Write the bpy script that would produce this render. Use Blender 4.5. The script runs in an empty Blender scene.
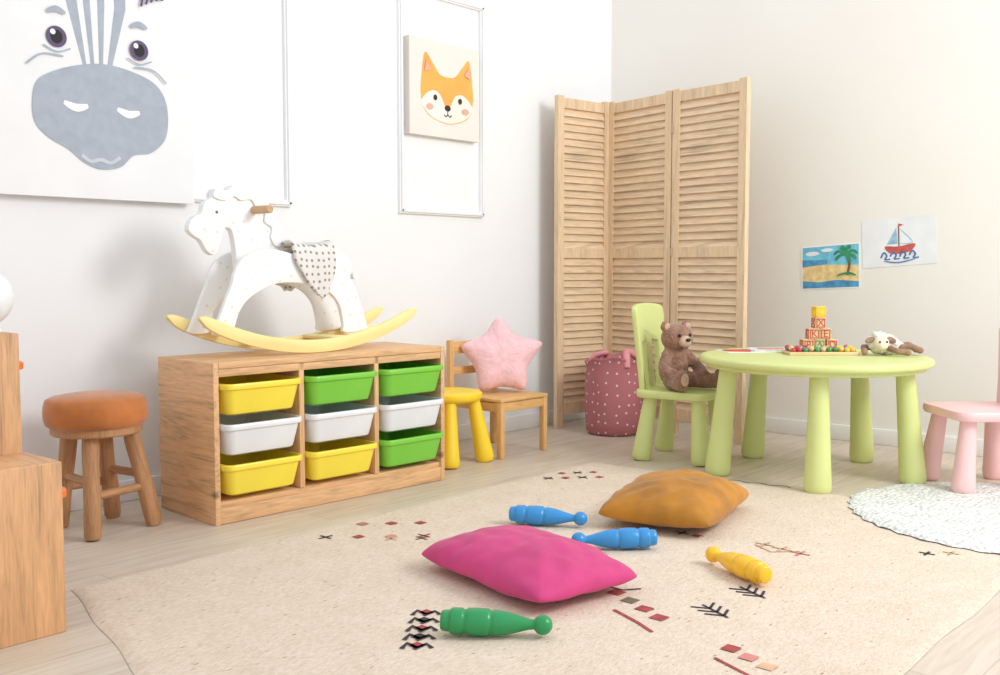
import bpy, bmesh, math, random
from mathutils import Vector, Matrix, Euler, Quaternion, noise
random.seed(7)
D=bpy.data; SC=bpy.context.scene; COL=SC.collection
SC.view_settings.view_transform='Standard'
pi=math.pi
# ---------------------------------------------------------------- materials
def lin(c):
    c=c/255.0
    return c/12.92 if c<=0.04045 else ((c+0.055)/1.055)**2.4
DES=.08
def rgb(t):
    m=max(t); t=tuple(x+(m-x)*DES for x in t)
    return (lin(t[0]),lin(t[1]),lin(t[2]),1)
class NT:
    def __init__(s,name,rough=.5,sheen=0,coat=0,spec=.5):
        s.m=D.materials.new(name); s.m.use_nodes=True; s.t=s.m.node_tree
        s.b=s.t.nodes['Principled BSDF']; s.b.inputs['Roughness'].default_value=rough
        if sheen:
            s.b.inputs['Sheen Weight'].default_value=sheen; s.b.inputs['Sheen Roughness'].default_value=.4
        if coat: s.b.inputs['Coat Weight'].default_value=coat
        s.b.inputs['Specular IOR Level'].default_value=spec
    def n(s,k,**kw):
        nd=s.t.nodes.new(k)
        for a,v in kw.items():
            if a in nd.inputs: nd.inputs[a].default_value=v
            else: setattr(nd,a,v)
        return nd
    def l(s,a,b): s.t.links.new(a,b)
    def coord(s,scale=(1,1,1),rot=(0,0,0)):
        tc=s.n('ShaderNodeTexCoord'); mp=s.n('ShaderNodeMapping')
        mp.inputs['Scale'].default_value=scale; mp.inputs['Rotation'].default_value=rot
        s.l(tc.outputs['Object'],mp.inputs['Vector']); return mp.outputs['Vector']
    def noise(s,vec,scale,detail=3,dist=0,rough=.5):
        nd=s.n('ShaderNodeTexNoise',Scale=scale,Detail=detail,Distortion=dist,Roughness=rough); s.l(vec,nd.inputs['Vector']); return nd.outputs['Fac']
    def ramp(s,fac,stops):
        r=s.n('ShaderNodeValToRGB'); e=r.color_ramp.elements
        while len(e)<len(stops): e.new(.5)
        for i,(p,c) in enumerate(stops):
            e[i].position=p; e[i].color=c
        s.l(fac,r.inputs['Fac']); return r.outputs['Color']
    def mix(s,fac,a,b,mode='MIX'):
        m=s.n('ShaderNodeMix',data_type='RGBA',blend_type=mode)
        if isinstance(fac,(int,float)): m.inputs[0].default_value=fac
        else: s.l(fac,m.inputs[0])
        for v,i in ((a,6),(b,7)):
            if isinstance(v,tuple): m.inputs[i].default_value=v
            else: s.l(v,m.inputs[i])
        return m.outputs[2]
    def col(s,c):
        if isinstance(c,tuple): s.b.inputs['Base Color'].default_value=c
        else: s.l(c,s.b.inputs['Base Color'])
    def bump(s,h,strength=.3,dist=.01):
        b=s.n('ShaderNodeBump'); b.inputs['Strength'].default_value=strength; b.inputs['Distance'].default_value=dist
        s.l(h,b.inputs['Height']); s.l(b.outputs['Normal'],s.b.inputs['Normal'])
def dk(t,f): return tuple(max(0,min(255,x*f)) for x in t)
def M(name,c,rough=.5,var=.03,vs=6,bump=0,bs=60,bd=.003,sheen=0,coat=0,spec=.5):
    s=NT(name,rough,sheen,coat,spec); v=s.coord()
    s.col(s.ramp(s.noise(v,vs),[(.3,rgb(dk(c,1-var))),(.7,rgb(dk(c,1+var)))]))
    if bump: s.bump(s.noise(v,bs,4),bump,bd)
    return s.m
def WOOD(name,c,axis=0,k=1.0,contrast=.16,rough=.5,knots=True,gs=1.0):
    s=NT(name,rough); sc=[14*gs]*3; sc[axis]=1.1*gs
    v=s.coord(tuple(sc))
    f=s.noise(v,2.2,5,1.6,.6)
    c1=rgb(dk(c,1-contrast*1.5)); c2=rgb(c); c3=rgb(dk(c,1+contrast*.55))
    base=s.ramp(f,[(.28,c1),(.48,c2),(.72,c3)])
    fine=s.noise(s.coord(tuple(x*5 for x in sc)),3,3)
    base=s.mix(.25,base,s.ramp(fine,[(.3,rgb(dk(c,.75))),(.7,rgb(dk(c,1.15)))]))
    if knots:
        ks=[7]*3; ks[axis]=4
        vo=s.n('ShaderNodeTexVoronoi',Scale=1.0,Randomness=1.0); s.l(s.coord(tuple(ks)),vo.inputs['Vector'])
        kf=s.ramp(vo.outputs['Distance'],[(.04,(.8,.8,.8,1)),(.12,(0,0,0,1))])
        base=s.mix(kf,base,rgb(dk(c,.5)))
    s.col(base); s.bump(f,.08,.002)
    return s.m
def DOTS(name,c,d,scale,thr,mode='xz',rough=.5,rnd=.5,bump=0):
    s=NT(name,rough); tc=s.n('ShaderNodeTexCoord'); sp=s.n('ShaderNodeSeparateXYZ'); cb=s.n('ShaderNodeCombineXYZ')
    s.l(tc.outputs['Object'],sp.inputs[0])
    if mode=='cyl':
        at=s.n('ShaderNodeMath',operation='ARCTAN2'); s.l(sp.outputs['Y'],at.inputs[0]); s.l(sp.outputs['X'],at.inputs[1])
        mu=s.n('ShaderNodeMath',operation='MULTIPLY'); s.l(at.outputs[0],mu.inputs[0]); mu.inputs[1].default_value=.14
        s.l(mu.outputs[0],cb.inputs['X'])
    else: s.l(sp.outputs['X'],cb.inputs['X'])
    s.l(sp.outputs['Z'],cb.inputs['Y'])
    vo=s.n('ShaderNodeTexVoronoi',Scale=scale,Randomness=rnd,voronoi_dimensions='2D'); s.l(cb.outputs[0],vo.inputs['Vector'])
    f=s.ramp(vo.outputs['Distance'],[(thr,(1,1,1,1)),(thr+.03,(0,0,0,1))])
    s.col(s.mix(f,rgb(c),rgb(d)))
    if bump: s.bump(s.noise(s.coord(),90,3),bump,.003)
    return s.m
# ---------------------------------------------------------------- mesh helpers
def finish(bm,name,mats,parent=None,loc=(0,0,0),rot=(0,0,0),smooth=True,ang=38,recalc=True):
    if recalc: bmesh.ops.recalc_face_normals(bm,faces=bm.faces)
    bm.normal_update()
    for f in bm.faces: f.smooth=smooth
    if smooth:
        for e in bm.edges:
            if len(e.link_faces)==2 and e.calc_face_angle(0)>math.radians(ang): e.smooth=False
    me=D.meshes.new(name); bm.to_mesh(me); bm.free()
    if not isinstance(mats,(list,tuple)): mats=[mats]
    for m in mats: me.materials.append(m)
    ob=D.objects.new(name,me); COL.objects.link(ob)
    ob.location=loc; ob.rotation_euler=rot
    if parent: ob.parent=parent
    return ob
def empty(name,label,cat,loc,rz=0,group=None):
    e=D.objects.new(name,None); COL.objects.link(e); e.location=loc; e.rotation_euler=(0,0,rz)
    e.empty_display_size=.1; e['label']=label; e['category']=cat
    if group: e['group']=group
    return e
def tag(o,label,cat,group=None):
    o['label']=label; o['category']=cat
    if group: o['group']=group
    return o
def add_box(bm,size,c,rot=None,mi=0):
    r=bmesh.ops.create_cube(bm,size=1); vs=r['verts']
    m=Matrix.Translation(Vector(c))
    if rot: m=m@Euler(rot).to_matrix().to_4x4()
    m=m@Matrix.Diagonal((*size,1))
    bmesh.ops.transform(bm,matrix=m,verts=vs)
    fs=set(f for v in vs for f in v.link_faces)
    for f in fs: f.material_index=mi
    return vs
def box(name,size,loc,mat,parent=None,bev=.003,seg=2,rot=(0,0,0)):
    bm=bmesh.new(); add_box(bm,size,(0,0,0))
    if bev: bmesh.ops.bevel(bm,geom=bm.edges[:],offset=bev,segments=seg,profile=.5,affect='EDGES')
    return finish(bm,name,mat,parent,loc,rot)
def lathe_bm(prof,seg=40,bm=None,mi=0):
    bm=bm or bmesh.new(); rings=[]
    for r,z in prof:
        if r<1e-6: rings.append([bm.verts.new((0,0,z))])
        else: rings.append([bm.verts.new((r*math.cos(2*pi*i/seg),r*math.sin(2*pi*i/seg),z)) for i in range(seg)])
    for a,b in zip(rings,rings[1:]):
        for i in range(seg):
            j=(i+1)%seg
            if len(a)==1 and len(b)==1: continue
            if len(a)==1: f=bm.faces.new((a[0],b[i],b[j]))
            elif len(b)==1: f=bm.faces.new((a[i],a[j],b[0]))
            else: f=bm.faces.new((a[i],a[j],b[j],b[i]))
            f.material_index=mi
    if len(rings[0])>1: bm.faces.new(rings[0])
    if len(rings[-1])>1: bm.faces.new(rings[-1])
    return bm
def lathe(name,prof,mat,parent=None,loc=(0,0,0),rot=(0,0,0),seg=40,ang=38):
    return finish(lathe_bm(prof,seg),name,mat,parent,loc,rot,ang=ang)
def aim(o,p0,p1):
    """place o (built along +z from 0) so that z runs from p0 to p1"""
    p0=Vector(p0);p1=Vector(p1); o.location=p0; o.rotation_euler=(p1-p0).to_track_quat('Z','Y').to_euler()
def rod(name,p0,p1,r,mat,parent=None,seg=20,r2=None):
    L=(Vector(p1)-Vector(p0)).length; r2=r if r2 is None else r2; b=min(r,r2)*.2
    o=lathe(name,[(0,0),(r-b,0),(r,b),(r2,L-b),(r2-b,L),(0,L)],mat,parent,seg=seg); aim(o,p0,p1); return o
def smoothpts(pts,n=6,closed=True):
    out=[];N=len(pts)
    rg=range(N) if closed else range(N-1)
    for i in rg:
        if closed: p0,p1,p2,p3=pts[i-1],pts[i],pts[(i+1)%N],pts[(i+2)%N]
        else: p0,p1,p2,p3=pts[max(i-1,0)],pts[i],pts[i+1],pts[min(i+2,N-1)]
        for k in range(n):
            t=k/n;t2=t*t;t3=t2*t
            out.append(tuple(.5*(2*p1[a]+(p2[a]-p0[a])*t+(2*p0[a]-5*p1[a]+4*p2[a]-p3[a])*t2+(3*p1[a]-p0[a]-3*p2[a]+p3[a])*t3) for a in range(len(p1))))
    if not closed: out.append(tuple(pts[-1]))
    return out
def ell(cx,cz,rx,rz,n=28,rot=0):
    c,s=math.cos(rot),math.sin(rot)
    return [(cx+rx*math.cos(2*pi*i/n)*c-rz*math.sin(2*pi*i/n)*s, cz+rx*math.cos(2*pi*i/n)*s+rz*math.sin(2*pi*i/n)*c) for i in range(n)]
def stroke(pts,w,n=6,taper=False):
    p=smoothpts(pts,n,False); L=[];R=[];N=len(p)
    for i in range(N):
        a=p[max(i-1,0)]; b=p[min(i+1,N-1)]; d=Vector((b[0]-a[0],b[1]-a[1])).normalized()
        ww=w*(.35+.65*math.sin(pi*(i+.5)/N)) if taper else w
        L.append((p[i][0]-d.y*ww/2,p[i][1]+d.x*ww/2)); R.append((p[i][0]+d.y*ww/2,p[i][1]-d.x*ww/2))
    return L+R[::-1]
def flat_face(bm,pts,y,mi,axis='y'):
    if axis=='y': vs=[bm.verts.new((x,y,z)) for x,z in pts]
    else: vs=[bm.verts.new((x,z,y)) for x,z in pts]
    f=bm.faces.new(vs); f.normal_update(); f.material_index=mi
    want=Vector((0,-1,0)) if axis=='y' else Vector((0,0,1))
    if f.normal.dot(want)<0: f.normal_flip()
    bmesh.ops.triangulate(bm,faces=[f])
def art(name,base_pts,thick,basemat,layers,parent=None,loc=(0,0,0),rot=(0,0,0),step=.0005):
    """flat artwork: front faces local -Y; base_pts outline in XZ"""
    mats=[basemat]; bm=bmesh.new()
    fr=[bm.verts.new((x,-thick,z)) for x,z in base_pts]; bk=[bm.verts.new((x,0,z)) for x,z in base_pts]
    bm.faces.new(fr); bm.faces.new(bk[::-1]); n=len(fr)
    for i in range(n): bm.faces.new((fr[i],bk[i],bk[(i+1)%n],fr[(i+1)%n]))
    bmesh.ops.recalc_face_normals(bm,faces=bm.faces)
    for k,(m,pts) in enumerate(layers):
        if m not in mats: mats.append(m)
        flat_face(bm,pts,-thick-step*(k+1),mats.index(m))
    return finish(bm,name,mats,parent,loc,rot,smooth=False,recalc=False)
def board(name,pts,y,thick,mat,parent,bev=.004):
    """cut-out board in XZ plane centred on y"""
    bm=bmesh.new()
    f=bm.faces.new([bm.verts.new((x,y-thick/2,z)) for x,z in pts])
    r=bmesh.ops.extrude_face_region(bm,geom=[f]); vs=[g for g in r['geom'] if isinstance(g,bmesh.types.BMVert)]
    bmesh.ops.translate(bm,vec=(0,thick,0),verts=vs)
    if bev:
        es=[e for e in bm.edges if abs(e.verts[0].co.y-e.verts[1].co.y)<1e-6]
        bmesh.ops.bevel(bm,geom=es,offset=bev,segments=2,profile=.5,affect='EDGES')
    return finish(bm,name,mat,parent)
def blob(name,ells,mat,parent=None,loc=(0,0,0),rot=(0,0,0),vox=.006,sm=6,fuzz=0,fs=60):
    """union of ellipsoids ((c),(r)[,euler]) -> one continuous skin"""
    bm=bmesh.new()
    for e in ells:
        r=bmesh.ops.create_icosphere(bm,subdivisions=3,radius=1)
        m=Matrix.Translation(Vector(e[0]))
        if len(e)>2: m=m@Euler(e[2]).to_matrix().to_4x4()
        m=m@Matrix.Diagonal((*e[1],1)); bmesh.ops.transform(bm,matrix=m,verts=r['verts'])
    me=D.meshes.new(name); bm.to_mesh(me); bm.free()
    ob=D.objects.new(name,me); COL.objects.link(ob)
    md=ob.modifiers.new('r','REMESH'); md.mode='VOXEL'; md.voxel_size=vox; md.use_smooth_shade=True
    s=ob.modifiers.new('s','SMOOTH'); s.iterations=sm; s.factor=.6
    dg=bpy.context.evaluated_depsgraph_get(); me2=D.meshes.new_from_object(ob.evaluated_get(dg))
    ob.modifiers.clear(); ob.data=me2; D.meshes.remove(me); me2.name=name
    if fuzz:
        me2.calc_loop_triangles()
        nr=[v.normal.copy() for v in me2.vertices]
        for v,nn in zip(me2.vertices,nr): v.co+=nn*fuzz*noise.noise(v.co*fs)
    me2.materials.clear(); me2.materials.append(mat)
    for p in me2.polygons: p.use_smooth=True
    ob.location=loc; ob.rotation_euler=rot
    if parent: ob.parent=parent
    return ob
def cap(p0,p1,r0,r1,n=6):
    p0=Vector(p0);p1=Vector(p1); return [(tuple(p0.lerp(p1,i/n)),(r0+(r1-r0)*i/n,)*3) for i in range(n+1)]
# ---------------------------------------------------------------- palette
PINE=(226,176,124)
pineX=WOOD('pine_x',PINE,0); pineY=WOOD('pine_y',PINE,1); pineZ=WOOD('pine_z',PINE,2)
PINE2=(214,160,110)
cabZ=WOOD('cabinet_pine_z',PINE2,2,contrast=.2); cabX=WOOD('cabinet_pine_x',PINE2,1)
chairwood=WOOD('chair_birch',(224,172,106),2,contrast=.1,knots=False)
screenwood=WOOD('whitewashed_wood',(229,198,160),2,contrast=.12,knots=False)
slatwood=WOOD('whitewashed_slats',(230,200,164),0,contrast=.12,knots=False)
stoolwood=WOOD('stool_log_wood',(186,134,88),2,contrast=.18,knots=True,gs=2)
white_paint=M('white_paint',(246,246,246),.45,.01)
trim_paint=M('trim_paint',(240,241,243),.5,.01)
def plastic(n,c): return M(n,c,.32,.015,coat=.15)
P_yel=plastic('yellow_plastic',(250,225,56)); P_grn=plastic('green_plastic',(118,204,54)); P_wht=plastic('white_plastic',(232,235,240))
P_org=plastic('orange_plastic',(240,110,30))
MAM_G=M('pale_green_plastic',(213,223,140),.42,.01); MAM_P=M('pale_pink_plastic',(246,198,197),.42,.01); MAM_Y=M('bright_yellow_plastic',(250,212,30),.38,.01)
# ---------------------------------------------------------------- room
def struct(o): o['kind']='structure'; return o
s=NT('left_wall_paint',.7); s.col(s.ramp(s.noise(s.coord(),1.5),[(.3,rgb((240,242,245))),(.7,rgb((243,245,248)))])); s.bump(s.noise(s.coord(),120,3),.05,.002); wl=s.m
s=NT('right_wall_paint',.7); s.col(s.ramp(s.noise(s.coord(),1.5),[(.3,rgb((240,236,229))),(.7,rgb((243,240,233)))])); s.bump(s.noise(s.coord(),120,3),.05,.002); wr=s.m
s=NT('floor_planks',.42)
v=s.coord(); br=s.n('ShaderNodeTexBrick',Scale=1.0); br.inputs['Brick Width'].default_value=1.25; br.inputs['Row Height'].default_value=.165
br.inputs['Mortar Size'].default_value=.0018; br.inputs['Mortar Smooth'].default_value=.2; br.offset=.37
br.inputs['Color1'].default_value=rgb((220,206,188)); br.inputs['Color2'].default_value=rgb((202,187,167)); br.inputs['Mortar'].default_value=rgb((160,144,126))
s.l(v,br.inputs['Vector'])
g=s.noise(s.coord((1.3,16,1)),2.5,5,.8,.6)
c=s.mix(.55,br.outputs['Color'],s.ramp(g,[(.3,rgb((182,165,142))),(.55,rgb((212,198,180))),(.75,rgb((226,216,202)))]))
s.col(c); s.bump(g,.04,.002); wf=s.m
struct(box('floor',(7.2,7.2,.1),(-3.4,-3.4,-.05),wf,bev=0))
struct(box('wall_left',(7.2,.1,2.8),(-3.6,.05,1.4),wl,bev=0))
struct(box('wall_right',(.1,7.2,2.8),(.05,-3.5,1.4),wr,bev=0))
struct(box('baseboard_left',(7.0,.014,.075),(-3.5,-.007,.0375),white_paint,bev=.004))
struct(box('baseboard_right',(.014,7.0,.075),(-.007,-3.5,.0375),white_paint,bev=.004))
def moulding(name,x0,x1,z0,z1):
    bm=bmesh.new(); w=.024
    for (sx,sz,cx,cz) in ((x1-x0,w,(x0+x1)/2,z0+w/2),(x1-x0,w,(x0+x1)/2,z1-w/2),(w,z1-z0-2*w,x0+w/2,(z0+z1)/2),(w,z1-z0-2*w,x1-w/2,(z0+z1)/2)):
        add_box(bm,(sx,.014,sz),(cx,-.007,cz)); 
        if sx>sz: add_box(bm,(sx-.012,.008,w*.4),(cx,-.018,cz))
        else: add_box(bm,(w*.4,.008,sz+w*1.2),(cx,-.018,cz))
    return struct(finish(bm,name,trim_paint,smooth=False))
moulding('trim_1',-3.80,-2.196,1.066,2.45)
moulding('trim_2',-1.612,-1.063,1.066,2.065)
# ---------------------------------------------------------------- wall art
paper=M('canvas_white',(240,241,243),.8,.01,bump=.1,bs=300)
gb=M('art_blue_grey',(168,178,192),.8,.03,vs=30); gbl=M('art_light_grey',(200,206,216),.8,.03,vs=30)
pur=M('art_dark_purple',(96,78,118),.7); wht=M('art_white',(250,250,250),.7); drk=M('art_black',(38,32,38),.7)
muz=[(-3.228,1.359),(-3.212,1.42),(-3.161,1.457),(-3.08,1.488),(-2.990,1.505),(-2.90,1.498),(-2.809,1.47),(-2.764,1.42),(-2.752,1.347),(-2.766,1.275),(-2.82,1.224),(-2.885,1.210),(-2.935,1.166),(-3.007,1.154),(-3.065,1.174),(-3.115,1.212),(-3.18,1.245),(-3.222,1.29)]
Ly=[]
for (a,b,c_,d_) in ((-3.115,-3.075,-3.058,-3.045),(-3.055,-3.03,-3.030,-3.018),(-3.005,-2.98,-3.0,-2.988),(-2.945,-2.905,-2.972,-2.958)):
    Ly.append((gb,[(a,2.0),(b,2.0),(b+.002,1.7),(d_,1.495),(c_,1.495),(a+.004,1.7)]))
Ly.append((gb,smoothpts(muz)))
for cx,cz in ((-3.084,1.352),(-2.900,1.350)): Ly.append((wht,stroke([(cx-.042,cz+.012),(cx,cz-.002),(cx+.04,cz+.008)],.026,taper=True)))
Ly.append((gbl,stroke([(-3.07,1.197),(-3.04,1.178),(-3.005,1.186),(-2.97,1.178),(-2.935,1.199)],.012)))
for cx,sg in ((-3.145,-1),(-2.859,1)):
    cz=1.570
    Ly.append((pur,ell(cx,cz,.034,.034))); Ly.append((drk,ell(cx,cz,.02,.022))); Ly.append((wht,ell(cx-.012,cz+.014,.009,.009,12)))
    Ly.append((gb,stroke([(cx-.045,cz-.032),(cx,cz-.048),(cx+.045,cz-.032)],.005)))
    Ly.append((gb,stroke([(cx-sg*.02,cz-.06),(cx+sg*.05,cz-.062),(cx+sg*.10,cz-.10)],.006)))
    Ly.append((gb,stroke([(cx-.03,cz+.075),(cx,cz+.088),(cx+.03,cz+.078)],.02,taper=True)))
for k in range(5): Ly.append((pur,stroke([(-2.85+k*.018,1.72+k*.01),(-2.84+k*.018,1.76),(-2.82+k*.02,1.80)],.008)))
Ly.append((gb,ell(-2.82,1.90,.05,.09,rot=-.4))); Ly.append((gb,ell(-3.16,1.90,.05,.09,rot=.4)))
o=art('wall_poster',[(-3.345,1.055),(-2.652,1.055),(-2.652,2.06),(-3.345,2.06)],.02,paper,Ly,loc=(0,-.024,0))
tag(o,'large white poster with a painted grey-blue zebra face','poster')
# fox
forg=M('fox_orange',(244,172,76),.8,.05); fcr=M('fox_cream',(250,240,226),.8); fblk=M('fox_dark',(60,40,40),.7); fpk=M('fox_pink',(240,170,150),.8); fbg=M('fox_canvas_cream',(236,230,222),.8,.01,bump=.1,bs=300)
cx=-1.335; cz=1.60
head=[(-1.505,1.60),(-1.500,1.68),(-1.478,1.785),(-1.43,1.745),(-1.385,1.70),(-1.335,1.692),(-1.285,1.70),(-1.24,1.745),(-1.192,1.785),(-1.17,1.68),(-1.165,1.60),(-1.19,1.53),(-1.25,1.495),(-1.335,1.48),(-1.42,1.495),(-1.48,1.53)]
FL=[(forg,smoothpts(head,5))]
FL.append((fcr,smoothpts([(-1.497,1.575),(-1.44,1.62),(-1.385,1.61),(-1.335,1.545),(-1.285,1.61),(-1.23,1.62),(-1.173,1.575),(-1.195,1.53),(-1.25,1.499),(-1.335,1.484),(-1.42,1.499),(-1.475,1.53)],5)))
FL+= [(fblk,ell(-1.335,1.552,.02,.014)),(fblk,stroke([(-1.335,1.54),(-1.335,1.522)],.005)),(fblk,stroke([(-1.36,1.522),(-1.347,1.514),(-1.335,1.522),(-1.322,1.514),(-1.31,1.522)],.005))]
for sg in (-1,1):
    FL.append((fblk,ell(cx+sg*.08,1.592,.012,.013)))
    FL.append((fpk,ell(cx+sg*.115,1.548,.022,.014)))
    FL.append((fpk,[(cx+sg*.135,1.755),(cx+sg*.15,1.70),(cx+sg*.11,1.712)]))
o=art('wall_canvas',[(-1.572,1.418),(-1.122,1.418),(-1.122,1.845),(-1.572,1.845)],.035,fbg,FL,loc=(0,-.002,0))
tag(o,'small cream canvas with a painted orange fox face on the wall','picture')
# drawings on the right wall (local X = world -Y)
sky=M('crayon_sky',(110,196,228),.8,.12,vs=25); sand=M('crayon_sand',(236,204,140),.8,.1,vs=30); sea=M('crayon_sea',(70,146,194),.8,.15,vs=30); grn=M('crayon_green',(50,146,96),.8,.15,vs=30); brn=M('crayon_brown',(130,84,50),.8); cl=M('crayon_cloud',(232,240,246),.8)
def quadlerp(q,u,v):
    a=Vector(q[0]).lerp(Vector(q[1]),u); b=Vector(q[3]).lerp(Vector(q[2]),u); return tuple(b.lerp(a,v))
q1=[(1.139,.925),(1.435,.945),(1.441,.730),(1.146,.716)]
def Q(q,pts): return [quadlerp(q,u,v) for u,v in pts]
L=[(sky,Q(q1,[(.03,.97),(.97,.97),(.97,.5),(.03,.5)])),(sand,Q(q1,[(.03,.52),(.4,.56),(.97,.5),(.97,.12),(.03,.12)])),(sea,Q(q1,[(.03,.2),(.3,.16),(.6,.2),(.97,.15),(.97,.03),(.03,.03)])),
   (cl,Q(q1,ell(.2,.82,.12,.05))),(cl,Q(q1,ell(.45,.88,.1,.04))),(sea,Q(q1,[(.03,.68),(.45,.66),(.45,.56),(.03,.53)]))]
L.append((brn,Q(q1,stroke([(.78,.3),(.82,.55),(.76,.78)],.04))))
for a in (0.2,1.2,2.0,2.9,3.7,-.5,-1.2): L.append((grn,Q(q1,stroke([(.76,.78),(.76+.12*math.cos(a),.80+.14*math.sin(a)),(.76+.2*math.cos(a),.72+.16*math.sin(a))],.06,taper=True))))
L.append((grn,Q(q1,stroke([(.62,.3),(.8,.34),(.93,.28)],.05,taper=True))))
o=art('wall_drawing',q1,.001,M('drawing_paper',(246,246,244),.8),L,loc=(-.001,0,0),rot=(0,0,-pi/2),step=.0003)
tag(o,'childrens drawing of a sandy beach with palm tree on the wall','drawing')
q2=[(1.438,1.040),(1.772,1.063),(1.784,.845),(1.448,.820)]
sail=M('crayon_sail',(150,190,220),.8,.1,vs=30); hull=M('crayon_red',(200,84,74),.8,.1,vs=30); wave=M('crayon_wave',(64,110,166),.8,.2,vs=30)
def bq(p): return Q(q2,[(.5+(u-.5)*.8,.46+(v-.5)*.9) for u,v in p])
L=[(sail,bq([(.3,.5),(.49,.5),(.47,.88)])),(cl,bq([(.53,.5),(.74,.52),(.53,.84)])),(sail,bq(stroke([(.53,.5),(.74,.52),(.53,.84)],.015,3))),(brn,bq([(.5,.42),(.52,.42),(.52,.9),(.5,.9)])),
   (hull,bq(smoothpts([(.27,.46),(.5,.44),(.78,.48),(.68,.3),(.38,.28)],4)))]
for k in range(4): L.append((wave,bq(stroke([(.2+k*.16,.2+.02*(k%2)),(.25+k*.16,.32),(.3+k*.16,.24),(.27+k*.16,.16),(.36+k*.16,.16)],.03))))
L.append((wave,bq(stroke([(.25,.12),(.5,.07),(.78,.13)],.03,taper=True))))
L.append((M('crayon_flag',(220,60,60),.8),bq([(.51,.9),(.51,.97),(.6,.93)])))
o=art('wall_drawing.001',q2,.001,M('drawing_paper_white',(236,239,244),.8),L,loc=(-.001,0,0),rot=(0,0,-pi/2),step=.0003)
tag(o,'childrens drawing of a red sailing boat on blue waves','drawing')
# ---------------------------------------------------------------- folding screen
scr=empty('folding_screen','whitewashed wooden three-panel louvred folding screen standing in the corner','folding screen',(-.40,-.5,0))
def panel(p,q):
    p=Vector(p);q=Vector(q);w=(q-p).length-.008; H=1.69; t=.028; st=.042
    bm=bmesh.new()
    add_box(bm,(st,t,H),(st/2,0,H/2)); add_box(bm,(st,t,H),(w-st/2,0,H/2))
    rails=((.07,.13),(.875,.925),(1.63,1.68))
    for a,b in rails: add_box(bm,(w-2*st,t*.9,b-a),(w/2,0,(a+b)/2))
    for z0,z1 in ((.13,.875),(.925,1.63)):
        n=int((z1-z0)/.037); 
        for i in range(n):
            add_box(bm,(w-2*st+.004,.006,.045),(w/2,0,z0+(i+.5)*(z1-z0)/n),rot=(math.radians(-21),0,0),mi=1)
    d=q-p; a=math.atan2(d.y,d.x)
    return finish(bm,'panel',[screenwood,slatwood],scr,(p.x+.40+math.cos(a)*.004,p.y+.5+math.sin(a)*.004,0),(0,0,a),smooth=False)
SA,SB,SCc,SD=(-.650,-.125),(-.275,-.185),(-.37,-.64),(-.435,-1.08)
panel(SA,SB); panel(SB,SCc); panel(SCc,SD)
met=M('hinge_metal',(190,165,130),.35)
for z in (.3,.9,1.5): box('hinge',(.008,.012,.04),(SCc[0]+.40-.017,SCc[1]+.5-.004,z),met,scr,bev=.002)
# ---------------------------------------------------------------- storage units
def rring(bm,w,d,r,z,n=6,cx=0,cy=0):
    vs=[]
    for (sx,sy,a0) in ((1,1,0),(-1,1,pi/2),(-1,-1,pi),(1,-1,3*pi/2)):
        for i in range(n+1):
            a=a0+pi/2*i/n; vs.append(bm.verts.new((cx+sx*(w/2-r)+r*math.cos(a),cy+sy*(d/2-r)+r*math.sin(a),z)))
    return vs
def tub_mesh(w,d,h):
    bm=bmesh.new(); wb=w-.04; db=d-.045
    S=[(wb-.03,db-.03,.02,0),(wb-.008,db-.008,.025,.006),(wb,db,.028,.018),(w-.018,d-.018,.03,h-.022),(w-.002,d-.002,.032,h-.018),(w,d,.033,h-.015),(w,d,.033,h-.003),(w-.004,d-.004,.033,h),(w-.022,d-.022,.022,h),(w-.026,d-.026,.02,h-.004),(wb-.012,db-.012,.02,.018),(wb-.03,db-.03,.015,.008)]
    rs=[rring(bm,*x[:3],x[3]) for x in S]
    for a,b in zip(rs,rs[1:]):
        n=len(a)
        for i in range(n): bm.faces.new((a[i],a[(i+1)%n],b[(i+1)%n],b[i]))
    bm.faces.new(rs[0]); bm.faces.new(rs[-1])
    return bm
U=empty('storage_unit','pine toy storage unit with nine pull-out plastic bins','storage unit',(-2.406,-.391,0),-.04)
W,Dp,H=.995,.36,.522; t=.020
for sx in (-1,1): box('side_panel',(t,Dp,H),(sx*(W/2-t/2),0,H/2),WOOD('pine_side',PINE,1,contrast=.2) if sx<0 else pineY,U,.003)
box('top_panel',(W-2*t,Dp,t),(0,0,H-t/2),pineX,U,.002)
box('bottom_panel',(W-2*t,Dp-.02,t),(0,.0,.062),pineX,U,.002)
box('plinth',(W-2*t,.02,.052),(0,-Dp/2+.012,.0275),pineX,U,.002)
box('back_panel',(W-2*t,.008,H-.06),(0,Dp/2-.006,H/2+.02),pineZ,U,0)
box('front_rail',(W-2*t,.02,.025),(0,-Dp/2+.012,H-t-.0135),pineX,U,.002)
cw=(W-2*t-2*t)/3
for k in (1,2): box('divider',(t,Dp-.004,H-t-.074),(-W/2+t+k*cw+(k-1)*t+t/2,0,.073+(H-t-.074)/2),pineZ,U,.002)
bc=[[P_yel,P_grn,P_grn],[P_wht,P_wht,P_wht],[P_yel,P_yel,P_grn]]; bl=[['yellow','green','green'],['white']*3,['yellow','yellow','green']]
for r in range(3):
    for c_ in range(3):
        x=-W/2+t+cw/2+c_*(cw+t); z=.454-.130*r
        b=finish(tub_mesh(cw-.006,.35,.105),'bin',bc[r][c_],U,(x,-.042,z-.105)); b['label']=bl[r][c_]+' plastic storage bin with rolled rim'
C2=empty('stepped_storage_unit','stepped pine storage unit with orange plastic bins','storage unit',(-3.877,-.80,0))
def cbx(n,x0,x1,y0,y1,z0,z1,m,bev=.004): return box(n,(x1-x0,y1-y0,z1-z0),((x0+x1)/2,(y0+y1)/2,(z0+z1)/2),m,C2,bev)
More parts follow.
